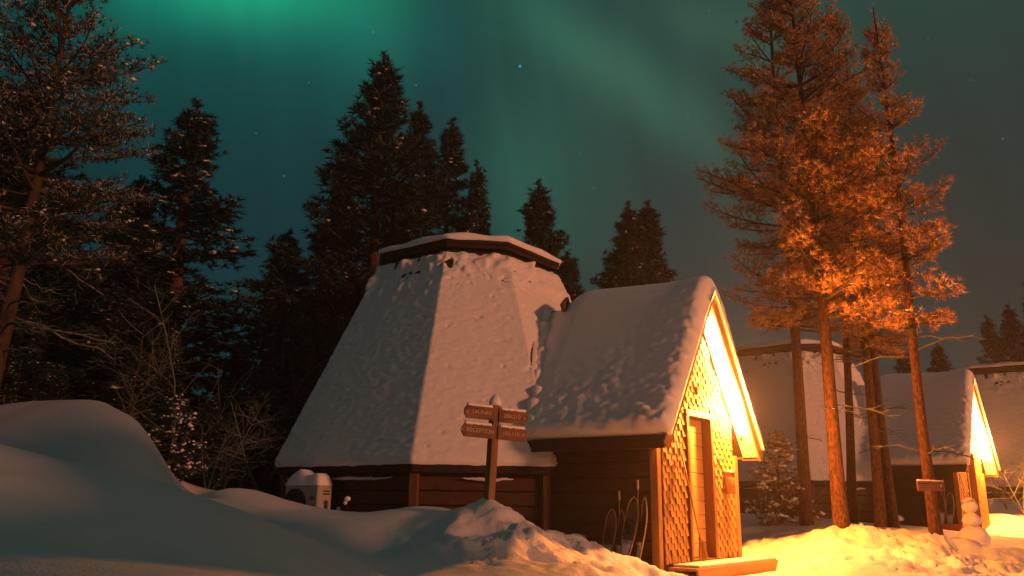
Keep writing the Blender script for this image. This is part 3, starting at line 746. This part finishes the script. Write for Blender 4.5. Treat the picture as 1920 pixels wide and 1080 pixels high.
# the leaning snowy pine at the left
(bx, by, bg), _ = base_of(-30, 800, 10.2)
tp = P(165, -60, 10.6); Hl = tp.z - bg
conifer('pine_tree', Hl, 2.1, 1.9, 5, 'pine', .115, .12, .30, lean=((tp.x-bx)/Hl, .03), step=.27, nbr=6, needle=.085, nw=.0055, blades=11, dead=22, deadlen=1.9, bark='barkdark', fine=True, mats=('needle', 'needlefrost'),
        label='big leaning pine with snow on its bare lower boughs at the left edge', group='large pines', loc=(bx, by, bg), snowr=.032, tw=.10,
        prof=lambda w: (1-w)**.5*(.7+.3*min(1, w/.2)))

# the lit pines at the right
RIGHT = [  # base px, base py, distance, top px, top py, crown base py, width, r0, seed, label
    (1582, 1000, 14.0, 1478, -90, 590, 1.9, .155, 61, 'stout lamp lit pine, its trunk base bright on the yellow snow mound', 'pinelit'),
    (1516, 995, 15.6, 1440, -40, 610, 1.9, .145, 62, 'lamp lit pine with dark trunk nearest to the porch gable', 'pinelit'),
    (1598, 960, 16.6, 1556, 10, 560, 1.6, .11, 63, 'thin pine hidden just right of the stout lamp lit trunk', 'pinelit'),
    (1648, 985, 15.8, 1585, 120, 640, 1.5, .125, 64, 'left trunk of the close pair of pines before the middle cabin', 'pinelit'),
    (1672, 985, 16.2, 1600, 240, 660, 1.2, .13, 65, 'right trunk of the close pair of pines before the middle cabin', 'pinelit'),
    (1756, 1000, 13.6, 1640, 14, 610, 1.0, .115, 66, 'slender pine with a board nailed to its trunk, rightmost of the lit pines', 'pinelit'),
]
for bpx, bpy_, d, tpx, tpy, cpy, w, r0, seed, lab, _k in RIGHT:
    b = P(bpx, bpy_, d); t = P(tpx, tpy, d); h = t.z - b.z; c0 = P((bpx+tpx)/2, cpy, d).z - b.z
    conifer('pine_tree', h, c0, w, seed, 'pine', r0*.80, .16, .62, lean=((t.x-b.x)/h, 0), step=.38, nbr=7, needle=.095, nw=.0032, blades=19, dead=6, deadlen=.9, bark='bark', mats=('needlelit', 'rimelit'), fine=True,
            label=lab, group='large pines', loc=(b.x, b.y, b.z), snowr=.024, tw=.085, prof=lambda w_: (1-w_)**.68*(.6+.4*min(1, w_/.25)))

# small snowy saplings and bare frosted shrubs
b = P(1466, 975, 16.0)
conifer('spruce_sapling', 1.75, .15, .75, 71, 'spruce', .03, .35, .4, step=.13, nbr=6, needle=.06, nw=.008, dead=0, bark='barkdark', mats=('needlelit', 'frostlight'), label='small snow dusted spruce between the porch and the dark trunk', cat='sapling', loc=(b.x, b.y, gz(b.x, b.y)-.05), tw=.09)
b = P(322, 880, 12.2)
conifer('spruce_sapling', 1.15, .05, .55, 72, 'spruce', .025, .35, .35, step=.11, nbr=6, needle=.06, nw=.008, dead=0, bark='barkdark', mats=('needle', 'frostlight'), snowr=.03, label='small snow plastered spruce at the right foot of the big drift', cat='sapling', loc=(b.x, b.y, gz(b.x, b.y)-.05), tw=.09)

def shrub(px, py, d, toppy, spread, seed, label, stems=3, lit=False, name='bare_shrub', cat='shrub', upright=.25):
    rs = random.Random(seed); b = P(px, py, d); g = gz(b.x, b.y); H = P(px, toppy, d).z - g
    mb = MB()
    def grow(p, d_, L_, r, lev):
        n = 4 if lev < 2 else 3; pts = [p]; dd = d_.copy()
        for i in range(n):
            dd = (dd + Vector((rs.gauss(0, .13), rs.gauss(0, .13), rs.gauss(-.03 if lev else .03, .08)))).normalized(); pts.append(pts[-1] + dd*L_/n)
        mb.tube(pts, [r*(1-.6*i/n) for i in range(n+1)], 4 if lev == 0 else 3, 0 if (lev == 0 and rs.random() < .5) else 1, False, False)
        if lev >= 3: return
        k = int({0: 10, 1: 4, 2: 2}[lev]*(.7+.6*rs.random()))
        for j in range(k):
            t = rs.uniform(.2 if lev == 0 else .15, 1.0); f = t*n; i = min(n-1, int(f)); q = pts[i].lerp(pts[i+1], f-i)
            ax = (pts[i+1]-pts[i]).normalized(); o = ax.orthogonal().normalized(); o = Matrix.Rotation(rs.uniform(0, 6.28), 3, ax) @ o
            nd = (ax*.75 + o*(.75+.25*rs.random()) + Vector((0, 0, -.05))).normalized()
            grow(q, nd, L_*(.50 if lev == 0 else .55)*(1.15-t*.7)*spread*rs.uniform(.7, 1.2), max(.0018, r*.38), lev+1)
    for s in range(stems):
        a = rs.uniform(0, 6.28); grow(Vector((0, 0, -.1)), Vector((math.cos(a)*upright, math.sin(a)*upright, 1)).normalized(), H*rs.uniform(.8, 1.08), .009+.003*H, 0)
    o = mb.build(name, [M['twig'], M['frosttwig']]); o.location = (b.x, b.y, g)
    return tag(o, label, cat, 'bare frosted shrubs')
SHRUBS = [
    (230, 800, 12.4, 610, 1.0, 1, 'bare frosted shrub with a forked pale stem rising behind the crest of the big drift', 2, .15),
    (312, 870, 13.2, 545, .8, 2, 'tall thin frosted birch sapling with feathery twigs left of the cabin', 1, .05),
    (390, 905, 12.4, 740, 1.3, 3, 'low spreading frosted shrub over the dip beside the big drift', 4, .6),
    (495, 930, 14.2, 730, 1.0, 5, 'frosted shrub touching the left corner of the cabin', 3, .3),
    (570, 840, 16.5, 560, 1.0, 8, 'frosted tall shrub rising beside the left roof slope', 2, .12),
    (520, 760, 17.5, 580, 1.0, 9, 'thin frosted shrub farther back at the roof slope', 2, .15),
    (360, 760, 15.0, 600, 1.1, 12, 'thin frosted shrub in the dark under the tall spruce', 3, .25),
    (1425, 985, 16.2, 845, 1.0, 21, 'bare lamp lit shrub behind the right corner of the porch', 4, .4),
    (1490, 985, 16.6, 830, 1.0, 22, 'bare lamp lit shrub behind the small snow dusted spruce', 4, .4),
    (1885, 935, 23.5, 850, 1.3, 23, 'snowy lamp lit shrub against the farthest cabin wall', 5, .6),
    (1915, 930, 22.5, 855, 1.2, 24, 'snowy shrub at the right edge below the farthest cabin roof', 5, .6),
]
for px, py, d, tpy, sp, sd_, lab, st, up in SHRUBS: shrub(px, py, d, tpy, sp, sd_, lab, st, upright=up)

# ---------------------------------------------------------------- signpost
def make_signpost():
    root = thing('signpost', 'wooden signpost with four snow edged direction boards in front of the cabin', 'signpost', (SP.x, SP.y, SP.z-.0), 0)
    top = P(925, 752, 10.0); H = top.z - SP.z
    root.rotation_euler = (0, math.radians(2.6), 0)
    mb = MB(); mb.box((0, 0, H/2-.25), (.098, .098, H+.5), Matrix.Rotation(math.radians(38), 3, 'Z'), 0, .006); mb.build('post', M['postwood'], root)
    s = MB(); s.lathe([(.070, -.035), (.078, .0), (.070, .035), (.048, .07), (.022, .095), (.004, .105)], (0, 0, H-.02), 18, 0, None, .12, 3)
    s.build('snow_cap', M['cloudsnow'], root, True)
    yaw = math.radians(27); R = Matrix.Rotation(yaw, 3, 'Z')
    for (zc, sgn, txt, L_) in ((H-.16, -1, '\u00ab  SAUNAS', .37), (H-.17, 1, '204-210  \u00bb', .37), (H-.375, -1, '<  RECEPTION', .385), (H-.375, 1, '103-110  >', .37)):
        hh = .155; x0, x1 = .03, L_+.05; t = .028; ch = .035
        pl = [(x0, -hh/2), (x1-ch, -hh/2), (x1, -hh/2+.05), (x1, hh/2-.05), (x1-ch, hh/2), (x0, hh/2)]
        if sgn < 0: pl = [(-x, z) for x, z in pl[::-1]]
        b = MB(); n = len(pl); yo = -.052
        vs = [R @ Vector((x, yo-t/2, z+zc)) for x, z in pl] + [R @ Vector((x, yo+t/2, z+zc)) for x, z in pl]
        b.add(vs, [tuple(range(n)), tuple(range(n, 2*n))[::-1]] + [(i, n+i, n+(i+1) % n, (i+1) % n) for i in range(n)])
        bd = b.build('direction_board', M['signwood'], root)
        xm = sgn*(x0+x1)/2 + sgn*.012
        mtx = R.to_4x4() @ Matrix.Translation((xm, yo-t/2-.003, zc)) @ Matrix.Rotation(math.pi/2, 4, 'X')
        tm = text_mesh(txt, .068, 'lettering', M['letter'], bd, mtx, .003)
        sn = MB(); pts = []; rad = []
        for i in range(14):
            f = i/13; pts.append(R @ Vector((sgn*(x0+.03+(x1-ch-x0-.03)*f), yo, zc+hh/2+.006+.006*mnoise.noise(Vector((f*9, zc*7, sgn)))))); rad.append(.020+.008*mnoise.noise(Vector((f*12, zc, sgn*3))))
        sn.tube(pts, rad, 8)
        sn.build('board_snow', M['cloudsnow'], bd, True)
make_signpost()

# ---------------------------------------------------------------- heat pump beside the wall
def make_heat_pump(loc_local, label, cabM, zoff):
    p = cabM @ Vector(loc_local)
    root = thing('heat_pump', label, 'heat pump', (p.x, p.y, p.z), cabM.to_euler().z, 'outdoor heat pump units')
    W, D, H = .74, .27, .60                     # front looks along local -Y
    b = MB(); b.box((0, 0, H/2), (W, D, H), None, 0, .02); b.box((W*.20, -D/2-.002, H/2), (.008, .008, H*.92), None, 0)
    b.build('casing', M['white'], root)
    g = MB(); R = Matrix.Rotation(math.pi/2, 3, 'X')
    g.lathe([(.255, 0), (.255, .012), (.235, .018), (.05, .02)], (-W*.17, -D/2-.001, H*.47), 32, 0, R)
    gr = g.build('fan_grille', M['grille'], root)
    r = MB()
    for rad in (.07, .12, .17, .215): r.tube([(-W*.17+rad*math.cos(t), -D/2-.024, H*.47+rad*math.sin(t)) for t in np.linspace(0, 6.283, 29)[:-1]], .0035, 5, 0, True)
    for k in range(4):
        t = math.pi/4*k; r.tube([(-W*.17+.24*math.cos(t), -D/2-.024, H*.47+.24*math.sin(t)), (-W*.17-.24*math.cos(t), -D/2-.024, H*.47-.24*math.sin(t))], .0035, 5)
    r.build('fan_guard', M['black'], gr)
    text_mesh('EFi', .085, 'badge_lettering', M['black'], root, Matrix.Translation((W*.34, -D/2-.005, H*.66)) @ Matrix.Rotation(math.pi/2, 4, 'X'), .002)
    text_mesh('inverter', .035, 'badge_lettering', M['grille'], root, Matrix.Translation((W*.34, -D/2-.005, H*.50)) @ Matrix.Rotation(math.pi/2, 4, 'X'), .002)
    h = MB()
    for zz in (.50, .46): h.box((W/2+.004, .02, zz), (.010, .12, .02), None, 0, .003)
    h.build('side_handle', M['grille'], root)
    s = MB(); n, m_ = 26, 12; V = []
    for i in range(n+1):
        for j in range(m_+1):
            u, v = i/n, j/m_; x = (u-.5)*(W+.012); y = (v-.5)*(D+.012)
            e = min(1, min(u, 1-u)*9)*1.0; e = math.sqrt(max(0, 1-(1-e)**2)); f = min(1, min(v, 1-v)*4); f = math.sqrt(max(0, 1-(1-f)**2))
            hz = (.13 + .10*math.exp(-((u-.36)/.20)**2) + .05*math.exp(-((u-.85)/.14)**2) + .02*mnoise.noise(Vector((x*5, y*5, 1))))*e*f
            V.append((x, y, H-.02+hz))
    npmesh('snow_cap', V, grid_faces(n+1, m_+1), M['cloudsnow'], root, smooth=True)
    p2 = MB(); p2.tube([(W/2, .05, .20), (W/2+.12, .05, .22), (W/2+.20, .06, .20), (W/2+.32, .10, .21)], .018, 7); p2.tube([(W/2+.10, .05, .02), (W/2+.10, .05, .28)], .014, 6)
    p2.tube([(W/2+.40, .05, -.1), (W/2+.43, .05, .36)], .022, 7); p2.tube([(W/2+.47, .02, -.1), (W/2+.45, .03, .30)], .014, 6)
    pp = p2.build('pipe', M['black'], root, True)
    s2 = MB()
    for (x, y, z, r_) in ((W/2+.43, .05, .40, .05), (W/2+.40, .04, .34, .04), (W/2+.25, .05, .26, .03), (W/2+.16, .05, .06, .06), (W/2+.02, -.06, .10, .06), (W/2+.30, -.02, .04, .06)):
        s2.lathe([(r_*math.sin(t), -r_*.8*math.cos(t)) for t in np.linspace(.05, 3.09, 8)], (x, y, z), 12, 0, None, .4, x*13)
    s2.build('pipe_snow', M['cloudsnow'], pp, True)
    return root
c2M = Matrix.Translation(c2.location) @ Matrix.Rotation(math.radians(-40.9), 4, 'Z')
make_heat_pump((-.48, -2.96, .66), 'snow capped white heat pump against the left wall of the nearest cabin', CABIN_M, 0)
make_heat_pump((-.95, -3.10, .42), 'dim snow capped heat pump beyond the right side of the porch', c2M, 0)

# ---------------------------------------------------------------- snowshoes, poles, stump, broom, ashtray
def make_snowshoe(H, W, label, m_, rz, tilt, group):
    root = thing('snowshoe', label, 'snowshoe', (0, 0, 0), 0, group)
    def half(t): return W/2*(1.0 if t < .62 else math.sqrt(max(0, 1-((t-.62)/.38)**2)))*(.45+.55*min(1, t/.45))
    ts = np.linspace(0, 1, 20); pts = [(half(t), -.03*max(0, t-.7)/.3, t*H) for t in ts] + [(-half(t), -.03*max(0, t-.7)/.3, t*H) for t in ts[::-1][1:]]
    f = MB(); f.tube(pts, .010, 8, 0, True); f.build('frame', M['tubing'], root, True)
    d = MB(); v = []; fs = []
    for t in np.linspace(.03, .93, 16): v += [(half(t)-.012, 0, t*H), (-half(t)+.012, 0, t*H)]
    k = len(v); v2 = [(x, y+.006, z) for x, y, z in v]
    for i in range(0, k-2, 2): fs += [(i, i+1, i+3, i+2), (k+i+2, k+i+3, k+i+1, k+i)]
    d.add(v + v2, fs); d.build('decking', M['strap'], root)
    sn = MB(); v = []
    for t in np.linspace(.02, .36, 9): v += [(half(t)-.015, -.004-.02*(.36-t), t*H), (0, -.012-.05*(.36-t), t*H+.02*mnoise.noise(Vector((t*20, 1, 2)))), (-half(t)+.015, -.004-.02*(.36-t), t*H)]
    sn.add(v, [(i*3+q, i*3+q+1, i*3+q+4, i*3+q+3) for i in range(8) for q in (0, 1)]); sn.build('snow_dusting', M['cloudsnow'], root, True)
    b = MB()
    for zz, sg in ((.62, 1), (.52, 1), (.43, -1)): b.tube([(-W*.36, -.012, zz*H), (-W*.18, -.05, zz*H+.02), (W*.18, -.05, zz*H+.015), (W*.36, -.012, zz*H)], .012, 6)
    b.tube([(-W*.25, -.03, .64*H), (0, -.04, .5*H), (W*.30, -.03, .44*H)], .009, 6)
    b.lathe([(.06, 0), (.065, .01), (.05, .02)], (0, -.02, .53*H), 14, 0, Matrix.Rotation(math.pi/2, 3, 'X')); b.build('binding', M['black'], root, True)
    c = MB()
    for x in (-.05, 0, .05): c.box((x, -.02, .33*H), (.012, .03, .05), None, 0, .003)
    c.box((0, -.012, .33*H), (.15, .012, .03)); c.build('crampon', M['metal'], root)
    return root
wall_y = -HW-.02
G_ = 'snowshoes leaning on the porch wall'
shoe = make_snowshoe(.86, .22, 'tall snowshoe nearer the porch corner, outermost of the tall pair', 'a', 0, 0, G_)
KIDS[shoe.name] = [k for k in bpy.data.objects if k.parent == shoe]
def lean_shoe(o, x, z, scale, out, roll, twist=0.0):
    p = cab(x, wall_y-out, z); o.location = p; o.scale = (scale,)*3
    o.rotation_euler = (Matrix.Rotation(math.radians(-36.8)+twist, 4, 'Z') @ Matrix.Rotation(-math.atan2(out-.05, .9*scale), 4, 'X') @ Matrix.Rotation(roll, 4, 'Y')).to_euler()
lean_shoe(shoe, 4.20, .27, 1.0, .20, .05, -.75)
s2_ = copy_tree(shoe); lean_shoe(s2_, 4.06, .29, 1.0, .30, .03, -.25); s2_['label'] = 'tall snowshoe with red patch of snow light, in front in the tall pair'
s2_['label'] = 'front snowshoe of the tall pair by the porch corner'
s3_ = copy_tree(shoe); lean_shoe(s3_, 3.78, .27, .84, .27, -.02, -.15); s3_['label'] = 'front snowshoe of the short pair farther from the porch corner'
s4_ = copy_tree(shoe); lean_shoe(s4_, 3.88, .27, .82, .16, .05, -.6); s4_['label'] = 'rear snowshoe of the short pair, mostly hidden behind its mate'
s5_ = copy_tree(shoe); lean_shoe(s5_, 3.72, -.24, .95, .55, -.12, .2); s5_['label'] = 'snowshoe sunk in the drift, only its curved tip showing'
for i, (x, z1, lab) in enumerate(((3.88, 1.08, 'shorter pale walking pole behind the short snowshoes'), (4.16, 1.22, 'taller pale walking pole behind the tall snowshoes'))):
    root = thing('walking_pole', lab, 'walking pole', cab(x, wall_y-.10, .2), math.radians(-36.8), 'walking poles by the porch wall')
    m_ = MB(); m_.tube([(0, 0, 0), (0, .05, z1-.2)], .007, 7); m_.build('shaft', M['tubing'], root, True)
    m_ = MB(); m_.lathe([(.012, 0), (.015, .03), (.013, .10), (.016, .12)], (0, .05, z1-.2), 10); m_.build('grip', M['letter'], root, True)
    m_ = MB(); m_.lathe([(.045, 0), (.045, .006), (.01, .012)], (0, .004, .06), 12); m_.build('basket', M['black'], root, True)
p = cab(3.0, wall_y-.30, 0); p = P(1083, 1020, 11.75); root = thing('tree_stump', 'small stump with a cushion of snow by the porch side wall', 'stump', (p.x, p.y, p.z), 0)
m_ = MB(); m_.lathe([(.10, -.25), (.095, .06), (.085, .07)], (0, 0, 0), 14, 0, None, .1); m_.build('stump_wood', M['barkdark'], root, True)
m_ = MB(); m_.lathe([(.06, .04), (.125, .055), (.135, .085), (.115, .115), (.06, .13), (.005, .133)], (0, 0, 0), 18, 0, None, .12, 2); m_.build('snow_cushion', M['cloudsnow'], root, True)

broom = thing('broom', 'broom leaning against the left side of the door frame', 'broom', cab(XF+.20, -.50, ZB+.03), math.radians(-36.8))
m_ = MB(); m_.tube([(0, 0, .25), (-.15, -.16, 1.38)], .012, 8); m_.build('handle', M['pinewood'], broom, True)
m_ = MB(); rb = random.Random(2)
for i in range(70):
    a = rb.uniform(-1, 1); c_ = rb.uniform(-1, 1); m_.tube([(.012*c_, .018*a, .30), (.03*c_+.01, .07*a+.01, .14), (.04*c_+.02, .11*a+.02, rb.uniform(0, .03))], [.004, .004, .002], 3)
m_.box((0, 0, .29), (.05, .07, .06), None, 0, .01); m_.build('bristles', M['shingle'], broom)

ash = thing('wall_ashtray', 'small cylindrical metal ashtray hung on the shingles right of the door', 'ashtray', cab(XF+.11, .82, ZB+.92), math.radians(-36.8))
m_ = MB(); m_.lathe([(.07, 0), (.075, .01), (.075, .30), (.07, .31)], (0, 0, 0), 20); m_.build('canister', M['pinewood'], ash, True)
m_ = MB(); m_.lathe([(.082, .312), (.085, .325), (.06, .345), (.01, .35)], (0, 0, 0), 20); m_.box((-.085, 0, .2), (.02, .05, .25), None, 0, .004); m_.build('lid', M['metal'], ash, True)
shl = thing('coat_hook', 'small snow capped hook on the shingles above the ashtray', 'hook', cab(XF+.02, .64, ZB+1.42), math.radians(-36.8))
m_ = MB(); m_.tube([(0, 0, 0), (.12, 0, .005), (.14, 0, .05)], .010, 8); m_.box((.005, 0, 0), (.012, .06, .08), None, 0, .003); m_.build('hook', M['metal'], shl, True)

# second cabin's small things
snm = P(1826, 1012, 15.2)
sm = thing('snowman', 'three ball snowman standing in front of the middle cabin door', 'snowman', (snm.x, snm.y, gzd(snm.x, snm.y)-.06), 0)
def ball(r, zc, name, seed, sq=.9, mb=None):
    b = mb or MB(); b.lathe([(r*math.sin(t), -r*sq*math.cos(t)) for t in np.linspace(.04, 3.10, 14)], (0, 0, zc), 22, 0, None, .22, seed)
    return b.build(name, M['cloudsnow'], sm, True)
ball(.26, .16, 'bottom_ball', 1.3, .85); ball(.155, .46, 'middle_ball', 2.9, .8); ball(.125, .68, 'head', 4.4, .85)
m_ = MB(); m_.lathe([(.10, .76), (.115, .78), (.09, .82), (.03, .84)], (0, 0, 0), 18, 0, None, .2, 8); m_.build('snow_cap', M['cloudsnow'], sm, True)
def tree_board():
    p = P(1745, 911, 13.33); root = thing('trail_sign', 'blank weathered board with a small dark emblem nailed to the slender pine', 'sign', p, math.radians(8))
    b = MB(); b.box((0, 0, 0), (.46, .03, .155), Matrix.Rotation(math.radians(-1.5), 3, 'Y'), 0, .006)
    for z in (-.03, .035): b.box((-.04, -.0165, z), (.30, .004, .008), None, 1)
    b.build('board', [M['signwood'], M['barkdark']], root)
    e = MB(); e.box((.165, -.019, 0), (.07, .006, .10), None, 0, .002); em = e.build('emblem_plate', M['barkdark'], root)
    text_mesh('R', .06, 'lettering', M['letter'], em, Matrix.Translation((.165, -.024, .0)) @ Matrix.Rotation(math.pi/2, 4, 'X'), .002)
    s = MB(); s.tube([(-.22+.44*i/12, 0, .082-.012*i/12+.004*mnoise.noise(Vector((i*.7, 0, 3)))) for i in range(13)], [.016+.005*mnoise.noise(Vector((i*.9, 2, 0))) for i in range(13)], 8); s.build('board_snow', M['cloudsnow'], root, True)
tree_board()
def cab2(x, y, z): return c2M @ Vector((x, y, z + .165))
for x, z, sc, tw_, lab in ((4.02, .35, .95, .2, 'front snowshoe of the pair on the middle cabin porch wall'), (4.18, .33, .9, -.4, 'rear snowshoe of the pair on the middle cabin porch wall')):
    o = copy_tree(shoe); o.location = cab2(x, wall_y-.25, z); o.scale = (sc,)*3; o['label'] = lab; o['group'] = 'snowshoes by the middle cabin'
    o.rotation_euler = (Matrix.Rotation(math.radians(-40.9)+tw_, 4, 'Z') @ Matrix.Rotation(-.22, 4, 'X')).to_euler()
root = thing('walking_pole', 'pale walking pole on the middle cabin porch wall', 'walking pole', cab2(4.1, wall_y-.1, .3), math.radians(-40.9), 'walking poles by the porch wall')
m_ = MB(); m_.tube([(0, 0, 0), (0, .05, 1.0)], .008, 7); m_.build('shaft', M['tubing'], root, True)
m_ = MB(); m_.lathe([(.012, 0), (.015, .03), (.013, .10)], (0, .05, 1.0), 10); m_.build('grip', M['letter'], root, True)
p = cab2(4.25, wall_y-.35, .22)
root = thing('sled', 'small red plastic sled on the snow beside the middle cabin snowshoes', 'sled', p, math.radians(-30))
m_ = MB(); m_.box((0, 0, .05), (.42, .22, .025), None, 0, .01)
for sg in (-1, 1): m_.box((0, sg*.11, .10), (.42, .02, .12), None, 0, .008)
m_.box((.21, 0, .11), (.02, .22, .13), Matrix.Rotation(.4, 3, 'Y'), 0, .008); m_.build('tray', M['redpart'], root)
p = cab2(3.05, wall_y-.30, .38); root = thing('tree_stump', 'snow cushioned stump by the middle cabin porch wall', 'stump', p, 0)
m_ = MB(); m_.lathe([(.10, -.3), (.095, .06), (.085, .07)], (0, 0, 0), 14, 0, None, .1); m_.build('stump_wood', M['barkdark'], root, True)
m_ = MB(); m_.lathe([(.06, .04), (.145, .055), (.155, .10), (.13, .15), (.06, .17), (.005, .173)], (0, 0, 0), 18, 0, None, .12, 5); m_.build('snow_cushion', M['cloudsnow'], root, True)

# ---------------------------------------------------------------- thin ice fog in the air
def make_haze():
    ma = bpy.data.materials.new('haze'); ma.use_nodes = True; nt = ma.node_tree; nt.nodes.remove(nt.nodes['Principled BSDF'])
    v = nt.nodes.new('ShaderNodeVolumePrincipled'); v.inputs['Color'].default_value = (.9, .9, .92, 1); v.inputs['Density'].default_value = HAZE; v.inputs['Anisotropy'].default_value = .55
    nt.links.new(v.outputs[0], nt.nodes['Material Output'].inputs['Volume'])
    mb = MB(); R_ = float(max(abs(gx).max(), abs(gy).max())) + 5
    mb.box((0, 0, 7.0), (2*R_, 2*R_, 19.0)); tag(mb.build('haze', ma), kind='stuff')
HAZE = .0021
make_haze()
